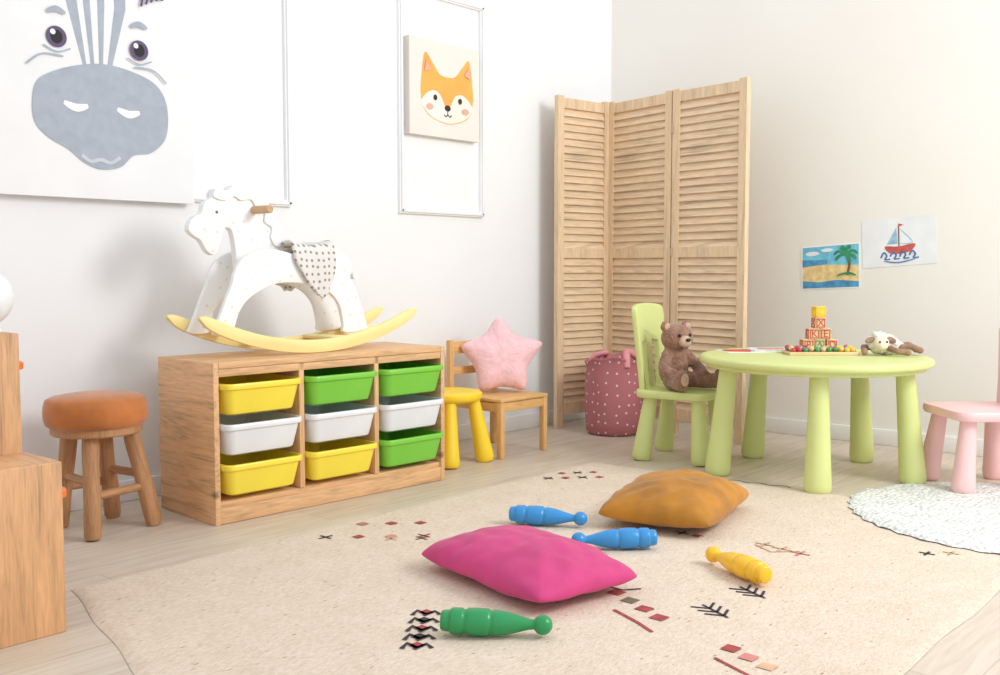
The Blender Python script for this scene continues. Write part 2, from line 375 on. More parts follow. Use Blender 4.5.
cbx('side_panel',-.22,.22,-.315,-.295,0,.39,cabZ)
cbx('side_panel',-.22,.21,-.136,-.116,.0,.67,cabZ)
cbx('side_panel',-.22,.21,.28,.30,0,.67,cabZ)
cbx('top_panel',-.22,.22,-.295,-.136,.37,.39,cabX)
cbx('top_panel',-.22,.21,-.116,.28,.65,.67,cabX)
cbx('bottom_panel',-.22,.22,-.295,-.136,.05,.07,cabX); cbx('bottom_panel',-.22,.22,-.116,.28,.05,.07,cabX)
cbx('back_panel',-.22,-.212,-.295,-.136,.0,.37,cabZ,0); cbx('back_panel',-.22,-.212,-.116,.28,.0,.65,cabZ,0)
for (yc,w_,zt) in ((-.2155,.15,.318),(.082,.385,.600)):
    b=finish(tub_mesh(.42,w_,.11),'bin',P_org,C2,(.042 if w_<.2 else .030,yc,zt-.11)); b['label']='orange plastic storage bin'
N=empty('globe_lamp','small white round globe lamp on top of the stepped storage unit','lamp',(-3.715,-.85,.67))
lathe('lamp_base',[(0,0),(.04,0),(.042,.004),(.035,.012),(0,.012)],white_paint,N)
lathe('globe',[(.0,.012)]+[(.070*math.sin(a),.082-.070*math.cos(a)) for a in [pi*i/16 for i in range(1,16)]]+[(0,.152)],M('white_glass',(236,239,243),.3,.01,coat=.2),N)
# ---------------------------------------------------------------- rocking horse
Hy=-.37
RH=empty('rocking_horse','white wooden rocking horse with yellow rockers on the storage unit','rocking horse',(-2.43,Hy,.523))
def hx(pts,y): 
    k=(3.335+y)/3.035
    return [(-4.675+(x/1000+4.675)*k+2.43,.82+(z/1000-.82)*k-.523) for x,z in pts]
hw=DOTS('white_gold_dots',(247,247,247),(236,224,196),18,.07,'xz',.45,.9)
headp=[(-2843,952),(-2828,986),(-2793,1007),(-2781,1041),(-2750,1063),(-2738,1091),(-2695,1086),(-2666,1108),(-2630,1090),(-2593,1099),(-2573,1072),(-2535,1071),(-2523,1039),(-2493,1023),(-2498,991),(-2473,966),(-2486,934),(-2465,905),(-2430,860),(-2480,800),(-2560,790),(-2630,790),(-2655,815),(-2660,857),(-2664,900),(-2676,950),(-2700,960),(-2715,930),(-2728,893),(-2746,866),(-2775,880),(-2798,915),(-2825,930)]
board('head',smoothpts(hx(headp,Hy),4),0,.03,hw,RH,.003)
manep=[(-2750,1063),(-2738,1091),(-2695,1086),(-2666,1108),(-2630,1090),(-2593,1099),(-2573,1072),(-2535,1071),(-2523,1039),(-2493,1023),(-2498,991),(-2473,966),(-2486,934),(-2470,905),(-2500,900),(-2520,930),(-2515,965),(-2545,985),(-2545,1020),(-2580,1035),(-2600,1060),(-2640,1055),(-2670,1068),(-2705,1052)]
for sg in (-1,1):
    board('mane',smoothpts(hx(manep,Hy),4),sg*.019,.008,white_paint,RH,.002)
    e_=hx([(-2735,1012)],Hy)[0]; ee=M('horse_eye_%d'%(sg+1),(110,100,96),.4); o=rod('eye',(e_[0],sg*.015,e_[1]),(e_[0],sg*.0175,e_[1]),.005,ee,RH,seg=16)
bodyp=[(-2500,890),(-2430,878),(-2377,867),(-2322,871),(-2260,890),(-2212,898),(-2164,872),(-2135,834),(-2140,784),(-2111,737),(-2091,686),(-2060,600),(-2064,580),(-2170,575),(-2178,610),(-2196,680),(-2240,728),(-2305,756),(-2388,768),(-2468,768),(-2529,752),(-2595,720),(-2638,676),(-2662,620),(-2668,590),(-2745,592),(-2735,625),(-2714,670),(-2694,718),(-2672,763),(-2660,805),(-2630,850),(-2570,880)]
for sg in (-1,1): board('body_side',smoothpts(hx(bodyp,-.45),4),sg*.075,.018,hw,RH,.003)
RY=M('pastel_yellow_paint',(250,229,152),.5,.01)
def rocker(y):
    R=1.05; top=[];bot=[]
    for i in range(41):
        x=-.478+.956*i/40; zb=R-math.sqrt(R*R-x*x); e=abs(x)/.478
        h=.046 if e<.86 else .046*math.sqrt(max(0.02,1-((e-.86)/.14)**2))
        m=zb+.023; bot.append((x,m-h/2)); top.append((x,m+h/2))
    return board('rocker',bot+top[::-1],y,.022,RY,RH,.004)
rocker(-.098); rocker(.098)
for x in (-.30,-.16,.10,.26):
    z=x*x/2.1+.03; box('crossbar',(.05,.20,.012),(x,0,z+.012),RY,RH,.003,rot=(0,-x*.9,0))
for x,z in ((-.14,.33),(.16,.33),(.20,.27)): rod('spacer',(x,-.07,z),(x,.07,z),.012,white_paint,RH)
hp=hx([(-2585,1025)],Hy)[0]
rod('handle',(hp[0],-.11,hp[1]),(hp[0],.11,hp[1]),.014,WOOD('peg_wood',(206,164,116),2,knots=False),RH)
bm=bmesh.new(); prof=[(-.094,.195),(-.094,.25),(-.093,.30),(-.088,.345),(-.075,.37),(-.04,.372),(0,.368),(.04,.372),(.075,.37),(.088,.345),(.093,.30),(.094,.215)]
prof=smoothpts(prof,4,False); g=[]
for i,(y,z) in enumerate(prof):
    row=[]
    for j in range(17):
        u=j/16*2-1; drop=max(0,(.34-z)/.145)
        half=.092-.055*drop**1.5; x=-.008+u*half + .03*drop
        zz=z+ (.016*u*u if z>.33 else 0)+.004*math.sin(9*u+y*20)+(.03*u*u*drop)
        row.append(bm.verts.new((x,y*(1+.02*math.sin(6*u)),zz)))
    g.append(row)
for a,b in zip(g,g[1:]):
    for j in range(16): bm.faces.new((a[j],a[j+1],b[j+1],b[j]))
sd=finish(bm,'saddle_cloth',DOTS('linen_dots',(226,224,220),(158,142,130),40,.2,'xz',.9,.3,.2),RH,ang=80)
m=sd.modifiers.new('s','SOLIDIFY'); m.thickness=.008; m.offset=1
# ---------------------------------------------------------------- velvet stool
ST=empty('round_stool','round stool with burnt orange velvet seat and rough log legs','stool',(-3.165,-.30,0))
vel=M('orange_velvet',(186,106,44),.75,.10,vs=9,bump=.12,bs=200,sheen=.4)
sp=[(0,.335),(.138,.335),(.148,.342),(.153,.358),(.154,.38),(.152,.40),(.146,.417),(.13,.426),(.085,.433),(0,.435)]
SEAT_OFF=(-.014,-.016,0)
lathe('seat_cushion',sp,vel,ST,loc=SEAT_OFF,ang=60,seg=56)
lathe('seat_board',[(0,.31),(.13,.31),(.135,.315),(.135,.337),(0,.337)],stoolwood,ST,loc=SEAT_OFF)
feet=[(-3.253,-.423),(-3.029,-.387),(-3.245,-.19),(-3.067,-.187)]; tops=[]
for fx,fy in feet:
    x,y=fx+3.165,fy+.30; tx,ty=x*.62-.01,y*.62
    L=(Vector((tx,ty,.325))-Vector((x,y,0))).length
    bm=lathe_bm([(0,0),(.022,0),(.026,.01),(.027,.10),(.024,.2),(.026,.28),(.023,L),(0,L)],20)
    for v in bm.verts: v.co.x+=.004*noise.noise(v.co*14+Vector((fx*9,0,0))); v.co.y+=.004*noise.noise(v.co*14+Vector((0,fy*9,5)))
    o=finish(bm,'leg',stoolwood,ST); aim(o,(x,y,.003),(tx,ty,.325)); tops.append((x,y,tx,ty))
def lp(i,z): x,y,tx,ty=tops[i]; k=z/.325; return (x+(tx-x)*k,y+(ty-y)*k,z)
for a,b,z in ((0,1,.13),(2,3,.13),(0,2,.17),(1,3,.17)): rod('stretcher',lp(a,z),lp(b,z),.013,stoolwood,ST)
# ---------------------------------------------------------------- child furniture set
def club(name,p_top,p_bot,rt_,rb,mat,parent):
    L=(Vector(p_top)-Vector(p_bot)).length
    pr=[(0,0),(rb*.72,0),(rb*.9,.005),(rb*.99,.018),(rb,.035)]
    for i in range(1,9): 
        k=i/8; pr.append((rb+(rt_-rb)*(k**.85),.035+(L-.035)*k))
    pr.append((0,L)); o=lathe(name,pr,mat,parent,seg=36,ang=60); aim(o,p_bot,p_top); return o
T=empty('play_table','round pale green plastic childrens play table with thick legs','table',(-.85,-1.60,0))
lathe('table_top',[(0,.428),(.405,.428),(.418,.431),(.422,.436),(.422,.444),(.436,.446),(.443,.450),(.446,.457),(.446,.466),(.442,.472),(.434,.475),(.420,.4755),(0,.4755)],MAM_G,T,seg=96)
for k in range(5):
    a=math.radians(-8+72*k); club('leg',(.345*math.cos(a),.345*math.sin(a),.43),(.385*math.cos(a),.385*math.sin(a),.0),.034,.05,MAM_G,T)
def kid_chair(name,label,loc,rz,mat,sz=.305,bh=1.0):
    E=empty(name,label,'chair',loc,rz)
    bm=bmesh.new()
    rs=[rring(bm,w,d,r,z) for w,d,r,z in ((.30,.30,.05,sz-.036),(.325,.325,.055,sz-.032),(.334,.334,.06,sz-.022),(.334,.334,.06,sz-.008),(.326,.326,.056,sz-.001),(.31,.31,.05,sz))]
    for a,b in zip(rs,rs[1:]):
        n=len(a)
        for i in range(n): bm.faces.new((a[i],a[(i+1)%n],b[(i+1)%n],b[i]))
    bm.faces.new(rs[0]); bm.faces.new(rs[-1])
    finish(bm,'seat',mat,E)
    for sx in (-1,1):
        for sy in (-1,1): club('leg',(sx*.105,sy*.105,sz-.03),(sx*.135,sy*.135,0),.028,.042,mat,E)
    bm=bmesh.new(); th=.026
    out=smoothpts([(-.125,0),(-.135,.12),(-.152,.26),(-.158,.33),(-.135,.358),(-.05,.368),(.05,.368),(.135,.358),(.158,.33),(.152,.26),(.135,.12),(.125,0)],5,False)
    inn=[(.085,0),(.095,.20),(.035,.21),(.03,0),(-.03,0),(-.035,.21),(-.095,.20),(-.085,0)]
    f=bm.faces.new([bm.verts.new((x,-th/2,z*bh)) for x,z in out+inn]); r=bmesh.ops.extrude_face_region(bm,geom=[f])
    vs=[g for g in r['geom'] if isinstance(g,bmesh.types.BMVert)]; bmesh.ops.translate(bm,vec=(0,th,0),verts=vs)
    es=[e for e in bm.edges if abs(e.verts[0].co.y-e.verts[1].co.y)<1e-6]
    bmesh.ops.bevel(bm,geom=es,offset=.007,segments=3,profile=.5,affect='EDGES')
    for v in bm.verts: v.co.y+= -.8*v.co.x**2+.10*v.co.z
    finish(bm,'backrest',mat,E,(0,.15,sz-.004),ang=50)
    return E
kid_chair('play_chair','pale green plastic childrens chair holding a teddy bear',(-.905,-1.035,0),math.radians(11.5),MAM_G)
kid_chair('play_chair.001','pale pink plastic childrens chair standing on the round white rug',(-.655,-2.178,.002),math.radians(225),MAM_P,.300,.88)
S2=empty('play_stool','small bright yellow round plastic stool beside the storage unit','stool',(-1.640,-.345,0))
lathe('seat',[(0,.262),(.11,.262),(.128,.266),(.137,.275),(.14,.285),(.138,.296),(.128,.303),(.11,.306),(0,.306)],MAM_Y,S2,seg=56)
for sx in (-1,1):
    for sy in (-1,1): club('leg',(sx*.07,sy*.07,.27),(sx*.108,sy*.108,0),.026,.04,MAM_Y,S2)
# ---------------------------------------------------------------- wooden chair
CH=empty('wooden_chair','small light wooden childrens chair holding a pink star cushion','chair',(-1.306,-.315,0))
cwx=.145; cwy=.152
for sx in (-1,1):
    box('front_leg',(.026,.026,.245),(sx*cwx,-cwy,.1225),chairwood,CH)
    box('back_leg',(.026,.026,.50),(sx*cwx,cwy,.25),chairwood,CH)
chX=WOOD('chair_birch_x',(224,172,106),0,contrast=.1,knots=False)
box('seat',(.318,.325,.014),(0,-.005,.252),chX,CH)
for sy in (-1,1): box('apron',(.27,.018,.04),(0,sy*cwy,.222),chX,CH)
for sx in (-1,1): box('apron',(.018,.28,.04),(sx*cwx,0,.222),chX,CH)
box('back_rail',(.27,.016,.055),(0,cwy,.465),chX,CH); box('back_rail',(.27,.016,.035),(0,cwy,.36),chX,CH)
# star cushion
bm=bmesh.new(); Rr=.212; pts=[]
for i in range(5):
    a=pi/2+2*pi*i/5; b=a+pi/5; rr=Rr*(1,1.0,.92,.94,1.12)[i]; pts+= [(rr*math.cos(a),rr*math.sin(a)),(Rr*.58*math.cos(b),Rr*.58*math.sin(b))]
dense=[]
for i in range(10):
    p,q=Vector(pts[i]),Vector(pts[(i+1)%10])
    for k in range(8): dense.append(p.lerp(q,k/8))
for _ in range(8): dense=[(dense[i-1]+dense[i]*2+dense[(i+1)%len(dense)])/4 for i in range(len(dense))]
rings=[]
for t_ in [1,.97,.9,.8,.68,.54,.4,.26,.12]: rings.append((t_,.058*(1-t_**3.2)**.55))
def ringv(t_,y): return [bm.verts.new((p.x*t_,y,p.y*t_)) for p in dense]
fr=[ringv(t_,-h) for t_,h in rings]; bk=[fr[0]]+[ringv(t_,h) for t_,h in rings[1:]]
n=len(dense)
for G,hc in ((fr,-.058),(bk,.058)):
    for a,b in zip(G,G[1:]):
        for i in range(n): bm.faces.new((a[i],a[(i+1)%n],b[(i+1)%n],b[i]))
    c_=bm.verts.new((0,hc,0))
    for i in range(n): bm.faces.new((G[-1][i],G[-1][(i+1)%n],c_))
bmesh.ops.recalc_face_normals(bm,faces=bm.faces)
bmesh.ops.subdivide_edges(bm,edges=bm.edges[:],cuts=1,use_grid_fill=True)
bm.normal_update()
for v in bm.verts: v.co+=v.normal*.003*noise.noise(v.co*90)
o=finish(bm,'star_cushion',M('pink_plush',(245,196,202),.95,.04,vs=30,bump=.6,bs=160,bd=.004,sheen=.4),None,(-1.258,-.295,.414),(math.radians(-14),math.radians(0),math.radians(-34)),ang=180)
tag(o,'fluffy pale pink star-shaped cushion leaning on the wooden chair','cushion')
# ---------------------------------------------------------------- bag
B=empty('storage_bag','dusty pink fabric toy bag with white dots','bag',(-.555,-.425,0))
bm=bmesh.new(); seg=64
prof=[(.0,.004),(.12,.002),(.134,.012),(.14,.06),(.143,.14),(.142,.22),(.137,.29),(.13,.34),(.135,.362),(.14,.37),(.136,.376),(.124,.37),(.118,.34),(.12,.2),(.12,.06),(0,.05)]
lathe_bm(prof,seg,bm)
for v in bm.verts:
    a=math.atan2(v.co.y,v.co.x); k=min(1,v.co.z/.36)
    s_=1+k*(.03*math.sin(3*a+1)+.02*math.sin(7*a+v.co.z*14)); v.co.x*=s_; v.co.y*=s_; v.co.z+=k*k*(.015*math.sin(2*a+.5)+.006*math.sin(7*a))
finish(bm,'bag_body',DOTS('dusty_pink_dots',(180,106,112),(232,206,208),20,.09,'cyl',.9,.5,.3),B,ang=70)
hm=M('pink_handle_fabric',(226,144,152),.8,bump=.2)
def tube(name,pts,r,mat,parent,seg=12):
    p=[Vector(x) for x in smoothpts(pts,8,False)]; bm=bmesh.new(); rs=[]
    for i,c in enumerate(p):
        d=(p[min(i+1,len(p)-1)]-p[max(i-1,0)]).normalized(); q=d.to_track_quat('Z','Y')
        rs.append([bm.verts.new(c+q@Vector((r*math.cos(2*pi*k/seg),r*math.sin(2*pi*k/seg),0))) for k in range(seg)])
    for a,b in zip(rs,rs[1:]):
        best=min(range(seg),key=lambda s:(a[0].co-b[s].co).length)
        for k in range(seg): bm.faces.new((a[k],a[(k+1)%seg],b[(k+1+best)%seg],b[(k+best)%seg]))
    bm.faces.new(rs[0]); bm.faces.new(rs[-1]); return finish(bm,name,mat,parent)
tube('handle',[(-.06,-.118,.34),(-.05,-.11,.385),(0,-.08,.41),(.05,-.10,.385),(.06,-.118,.34)],.018,hm,B)
tube('handle',[(-.05,.118,.34),(-.04,.09,.385),(0,.05,.40),(.05,.09,.385),(.06,.118,.34)],.013,hm,B)
# ---------------------------------------------------------------- rugs
s=NT('woven_rug',.95); v=s.coord()
f1=s.noise(v,9,4); base=s.ramp(f1,[(.3,rgb((218,198,175))),(.7,rgb((230,212,192)))])
base=s.mix(.5,base,s.ramp(s.noise(s.coord((1,2.5,1)),70,3),[(.3,rgb((200,179,155))),(.7,rgb((238,222,204)))]))
vo=s.n('ShaderNodeTexVoronoi',Scale=42,Randomness=1.0); s.l(s.coord((.5,1.6,1)),vo.inputs['Vector'])
fl=s.ramp(vo.outputs['Distance'],[(.10,(1,1,1,1)),(.18,(0,0,0,1))])
base=s.mix(fl,base,s.ramp(vo.outputs['Color'],[(.3,rgb((222,204,184))),(.62,rgb((200,168,142))),(.9,rgb((160,110,96)))]))
s.col(base); s.bump(s.noise(s.coord((1,3,1)),90,3),.5,.006); rugm=s.m
mred=M('rug_red',(168,64,66),.95,.1,vs=60,bump=.4,bs=200); mblk=M('rug_black',(62,54,64),.95,.1,bump=.4,bs=200); molv=M('rug_olive',(124,110,84),.95,.1,bump=.4,bs=200); mtan=M('rug_tan',(210,168,130),.95,.1,bump=.4,bs=200); mros=M('rug_rose',(200,126,116),.95,.1,bump=.4,bs=200)
rm=[rugm,mred,mblk,molv,mtan,mros]
RT=.008
bm=bmesh.new(); c4=[(-3.515,-.835),(-1.265,-.81),(-1.10,-2.60),(-3.98,-2.63)]
nx=120;ny=90; gg=[]
for i in range(nx+1):
    row=[]
    for j in range(ny+1):
        u=i/nx;w_=j/ny
        p=Vector(c4[0]).lerp(Vector(c4[1]),u).lerp(Vector(c4[3]).lerp(Vector(c4[2]),u),w_)
        e=min(u,1-u,w_,1-w_)*60
        wx=.004*math.sin(w_*31) if i in(0,nx) else 0; wy=.004*math.sin(u*37) if j in (0,ny) else 0
        row.append(bm.verts.new((p.x+wx,p.y+wy,(RT if e>.2 else .001)+.0012*noise.noise(Vector((p.x*5,p.y*5,0)))*(e>.2)+.0003)))
    gg.append(row)
for i in range(nx):
    for j in range(ny): bm.faces.new((gg[i][j],gg[i+1][j],gg[i+1][j+1],gg[i][j+1]))
ZT=RT+.0022
def dia(x,y,s_,mi,k=1): s_*=.86; flat_face(bm,[(x-s_,y-s_*k),(x+s_,y-s_*k),(x+s_,y+s_*k),(x-s_,y+s_*k)],ZT,mi,'z')
def ln(pts,w_,mi): flat_face(bm,stroke(pts,w_*.8,1),ZT,mi,'z')
def cross(x,y,s_,mi):
    ln([(x-s_,y),(x+s_,y)],.010,mi); ln([(x,y-s_),(x,y+s_)],.010,mi)
def branch(x,y,mi,dx,dy,L_=.05):
    d=Vector((dx,dy)).normalized(); n_=Vector((-d.y,d.x)); P=Vector((x,y))
    ln([tuple(P-d*L_),tuple(P+d*L_)],.009,mi)
    for k in (-.035,-.008,.02):
        for sg in (-1,1): ln([tuple(P+d*k),tuple(P+d*(k+.03)+n_*sg*.034)],.009,mi)
def seq(x,y,dx,dy,n_,s_,cols,kinds):
    for k in range(n_):
        if kinds[k%len(kinds)]=='d': dia(x+dx*k,y+dy*k,s_,cols[k%len(cols)])
        else: cross(x+dx*k,y+dy*k,s_*1.5,cols[k%len(cols)])
seq(-2.60,-.90,.066,-.064,3,.018,[5,1,1],'ddd'); seq(-2.78,-.94,.07,-.070,4,.017,[2,1,5,1],'xddx'); seq(-2.66,-1.10,.066,-.064,2,.016,[4,3],'xx')
seq(-1.66,-.90,.05,-.045,4,.016,[2,1,2,1],'xdxd'); seq(-1.55,-.88,.05,-.04,3,.015,[1,2,1],'dxd')
for k in range(5):
    x=-3.205+k*.040; y=-1.785+k*.034
    dia(x,y,.016,[1,2][k%2]); ln([(x-.036,y+.010),(x-.005,y+.025),(x-.01,y-.012)],.015,2); ln([(x+.010,y-.036),(x+.02,y-.01),(x-.02,y-.012)],.015,2)
seq(-2.625,-1.90,-.028,-.060,4,.021,[1,3,1,1],'dddd')
ln([(-2.60,-1.82),(-2.60,-1.90),(-2.56,-1.93)],.010,2); ln([(-2.735,-1.97),(-2.77,-2.06),(-2.80,-2.12)],.012,1)
branch(-2.584,-2.155,2,.4,.9); branch(-2.398,-2.154,2,.4,.9)
seq(-1.97,-1.97,-.01,-.06,3,.02,[4,4,5],'xxx'); ln([(-1.99,-1.95),(-2.03,-2.02),(-1.97,-2.08)],.010,4)
seq(-2.02,-1.72,-.0,-.05,2,.015,[2,1],'xd')
seq(-2.77,-2.30,-.020,-.052,3,.02,[1,5,4],'ddd'); ln([(-2.84,-2.30),(-2.87,-2.38),(-2.90,-2.46)],.010,1)
seq(-1.75,-2.36,.05,-.05,2,.015,[2,4],'xx')
wav=[(-1.262+.0+.012*math.sin(i*2.2)+.07*i/16,-1.18-.5*i/16) for i in range(17)]; flat_face(bm,stroke(wav,.008,2),ZT,2,'z')
rug=finish(bm,'area_rug',rm,recalc=False,ang=70)
bm2=bmesh.new(); bm2.from_mesh(rug.data)
flip=[f for f in bm2.faces if f.normal.z<0]; bmesh.ops.reverse_faces(bm2,faces=flip); bm2.to_mesh(rug.data); bm2.free()
tag(rug,'large flat beige woven rug with small red and black motifs','rug')
s=NT('crochet_white',.95); v=s.coord()
vo=s.n('ShaderNodeTexVoronoi',Scale=60,Randomness=.8); s.l(v,vo.inputs['Vector'])
b_=s.mix(.5,s.ramp(vo.outputs['Distance'],[(.1,rgb((244,244,242))),(.6,rgb((216,219,216)))]),s.ramp(s.noise(v,26,4),[(.38,rgb((204,211,205))),(.55,rgb((242,243,240)))]))
s.col(b_)
inv=s.n('ShaderNodeMath',operation='SUBTRACT'); inv.inputs[0].default_value=1; s.l(vo.outputs['Distance'],inv.inputs[1]); s.bump(inv.outputs[0],.8,.012); cro=s.m
bm=bmesh.new(); NR=40; NS=160; RC=(-1.085,-2.45); R0=.55
def zb(x,y): return .0105 if x<-1.05 else max(.001,.0105-(x+1.05)*.25)
rings=[]
for i in range(1,NR+1):
    r=R0*i/NR
    ring=[]
    for k in range(NS):
        a=2*pi*k/NS; rr=r+(.006*math.sin(a*40) if i==NR else 0)
        x,y=rr*math.cos(a),rr*math.sin(a); z=zb(x+RC[0],y+RC[1])+(.009 if i<NR else .002)+.002*noise.noise(Vector((x*30,y*30,0)))
        ring.append(bm.verts.new((x,y,z)))
    rings.append(ring)
c_=bm.verts.new((0,0,zb(*RC)+.009))
for k in range(NS): bm.faces.new((c_,rings[0][k],rings[0][(k+1)%NS]))
for a,b in zip(rings,rings[1:]):
    for k in range(NS): bm.faces.new((a[k],b[k],b[(k+1)%NS],a[(k+1)%NS]))
o=finish(bm,'round_rug',cro,None,(RC[0],RC[1],0),ang=80); tag(o,'round white crocheted rug lying on the floor beside the table','rug')
# ---------------------------------------------------------------- floor cushions
def cushion(name,label,c,a,b,h,rz,mat,seed=0):
    bm=bmesh.new(); n=60; G={}
    for side in (1,-1):
        for i in range(n+1):
            for j in range(n+1):
                if side==-1 and (i in(0,n) or j in(0,n)): G[(side,i,j)]=G[(1,i,j)]; continue
                u=i/n*2-1; w=j/n*2-1
                u2=math.sin(u*pi/2)*.75+u*.25; w2=math.sin(w*pi/2)*.75+w*.25
                cr=1-.07*(u2*u2*w2*w2)**2
                x=a*u2*(1-.045*(1-w2*w2))*cr; y=b*w2*(1-.045*(1-u2*u2))*cr
                q=max(0,(1-u2*u2))**.42*max(0,(1-w2*w2))**.42
                wr_=.09*noise.noise(Vector((x*8+seed,y*8,side*3)))+.06*noise.noise(Vector((x*22,y*22+seed,side)))
                ed=max(abs(u2),abs(w2)); gath=.06*math.sin((x+y)*70+seed)*ed**3 if abs(u2)>abs(w2) else .06*math.sin((x-y)*70+seed)*ed**3
                z=side*h*(.68 if side>0 else .32)*q*(1+wr_*1.4+gath)
                G[(side,i,j)]=bm.verts.new((x,y,z+h*.32+.006*noise.noise(Vector((x*7+seed,y*7,9)))*(ed**4)))
    for side in (1,-1):
        for i in range(n):
            for j in range(n):
                f=[G[(side,i,j)],G[(side,i+1,j)],G[(side,i+1,j+1)],G[(side,i,j+1)]]
                try: bm.faces.new(f)
                except ValueError: pass
    o=finish(bm,name,mat,None,c,(0,0,rz),ang=120); return tag(o,label,'cushion')
mag=M('magenta_cotton',(204,52,118),.8,.05,vs=8,bump=.15,bs=250,sheen=.15)
mus=M('mustard_velvet',(176,112,14),.7,.16,vs=7,bump=.12,bs=220,sheen=.2)
cushion('floor_cushion','magenta pink fabric cushion lying on the beige rug',(-2.700,-1.663,RT+.004),.268,.172,.118,math.radians(79),mag,1.3)
cushion('floor_cushion.001','mustard yellow velvet cushion lying on the beige rug',(-1.860,-1.60,RT+.004),.260,.19,.138,math.radians(14),mus,4.1)
# ---------------------------------------------------------------- skittles
def pin(name,label,base,ball,mat):
    pr=[(0,0),(.020,0),(.0245,.003),(.026,.010),(.0265,.020),(.030,.022),(.032,.026),(.0325,.045),(.031,.050),(.029,.052),(.029,.056),(.031,.058),(.033,.062),(.034,.085),(.033,.105),(.031,.108),(.029,.110),(.029,.114),(.0305,.117),(.031,.122),(.028,.145),(.022,.168),(.0165,.185),(.013,.198),(.012,.206)]
    pr=[(r*.9,z) for r,z in pr]; cz=.226; r=.022
    for i in range(0,13):
        th=math.radians(150)*(1-i/12); pr.append((max(0,r*math.sin(th)),cz+r*math.cos(th)))
    pr[-1]=(0,cz+r)
    o=lathe(name,pr,mat,seg=40,ang=50)
    b=Vector((base[0],base[1],.032+RT+.003)); e=Vector((ball[0],ball[1],.029+RT)); d=(e-b).normalized(); aim(o,b,b+d)
    tag(o,label,'skittle','plastic skittles on the rug')
pg=plastic('skittle_green',(26,148,78)); pb=plastic('skittle_blue',(36,138,210)); py=plastic('skittle_yellow',(250,190,20))
pin('skittle','green plastic toy skittle lying on the beige rug',(-3.127,-1.78),(-2.982,-1.964),pg)
pin('skittle.001','blue plastic toy skittle lying near the mustard cushion',(-2.288,-1.25),(-2.170,-1.455),pb)
pin('skittle.002','blue plastic toy skittle lying between two cushions',(-2.222,-1.757),(-2.378,-1.59),pb)
pin('skittle.003','yellow plastic toy skittle lying on the beige rug',(-2.345,-2.165),(-2.24,-1.935),py)
# ---------------------------------------------------------------- teddy bear
TB=empty('teddy_bear','brown plush teddy bear sitting on the pale green chair','teddy bear',(-.940,-1.015,.3085),math.radians(-18))
fur=M('brown_fur',(154,112,90),.95,.12,vs=40,bump=.9,bs=140,bd=.008,sheen=.4); furl=M('tan_fur',(200,166,140),.95,.08,vs=40,bump=.6,bs=140,bd=.006,sheen=.4)
el=[((0,.01,.085),(.066,.06,.083)),((0,0,.14),(.05,.048,.05)),((0,-.012,.215),(.071,.064,.06)),((-.056,-.005,.265),(.027,.014,.027)),((.056,-.005,.265),(.027,.014,.027))]
for sg in (-1,1):
    el+=cap((sg*.05,-.01,.145),(sg*.095,-.045,.085),.025,.024); el+=cap((sg*.095,-.045,.085),(sg*.075,-.095,.06),.024,.026,4)
    kx=.085 if sg<0 else .115
    el+=cap((sg*.045,-.03,.036),(sg*kx,-.14,.036),.036,.032); el.append(((sg*(kx+.005),-.155,.052),(.031,.024,.044)))
blob('body',el,fur,TB,vox=.005,sm=5,fuzz=.0035,fs=110)
blob('muzzle',[((-.006,-.072,.203),(.031,.022,.026))],furl,TB,vox=.004,sm=3,fuzz=.001)
for sg in (-1,1):
    kx=.085 if sg<0 else .115
    blob('paw_pad',[((sg*(kx+.008),-.176,.054),(.02,.006,.028))],furl,TB,vox=.003,sm=2)
    blob('inner_ear',[((sg*.056,-.017,.265),(.017,.005,.017))],furl,TB,vox=.003,sm=2)
eb=M('glossy_black',(16,12,12),.15,.0)
def sph(name,c,r,mat,parent,sc=(1,1,1)):
    bm=bmesh.new(); bmesh.ops.create_uvsphere(bm,u_segments=20,v_segments=12,radius=r)
    for v in bm.verts: v.co=Vector((v.co.x*sc[0],v.co.y*sc[1],v.co.z*sc[2]))
    return finish(bm,name,mat,parent,c,ang=180)
for sg in (-1,1): sph('eye',(-.006+sg*.028,-.071,.230),.0075,eb,TB)
sph('nose',(-.006,-.094,.211),.010,eb,TB,(1.3,.7,.8))
# ---------------------------------------------------------------- things on the table
TT=.4757
AX=math.atan2(-.7466,.6652)  # things on the table are laid out along this diagonal of the room
def pos(d,lat): return (-4.675+d*.7466+lat*.6652,-3.335+d*.6652-lat*.7466)
p=(-.84,-1.31); o=box('paper_sheet',(.23,.16,.0012),(p[0],p[1],TT+.0008),M('sheet_white',(246,246,248),.7),bev=0,rot=(0,0,AX+.15)); tag(o,'blank white drawing paper sheet lying on the table','paper')
BK=empty('picture_book','thin childrens picture book with a pale cover on the table','book',(p[0]+.06,p[1]-.07,TT+.0016),AX-.12)
box('pages',(.172,.122,.006),(0,0,.0045),M('book_pages',(246,242,232),.8),BK,bev=0)
for z in (.0007,.0083): box('cover',(.18,.13,.0014),(0,0,z),M('book_cover',(214,224,228),.5,.1,vs=30),BK,bev=0)
box('cover_picture',(.11,.07,.0006),(0,0,.0092),M('book_picture',(226,120,96),.6,.3,vs=40),BK,bev=0)
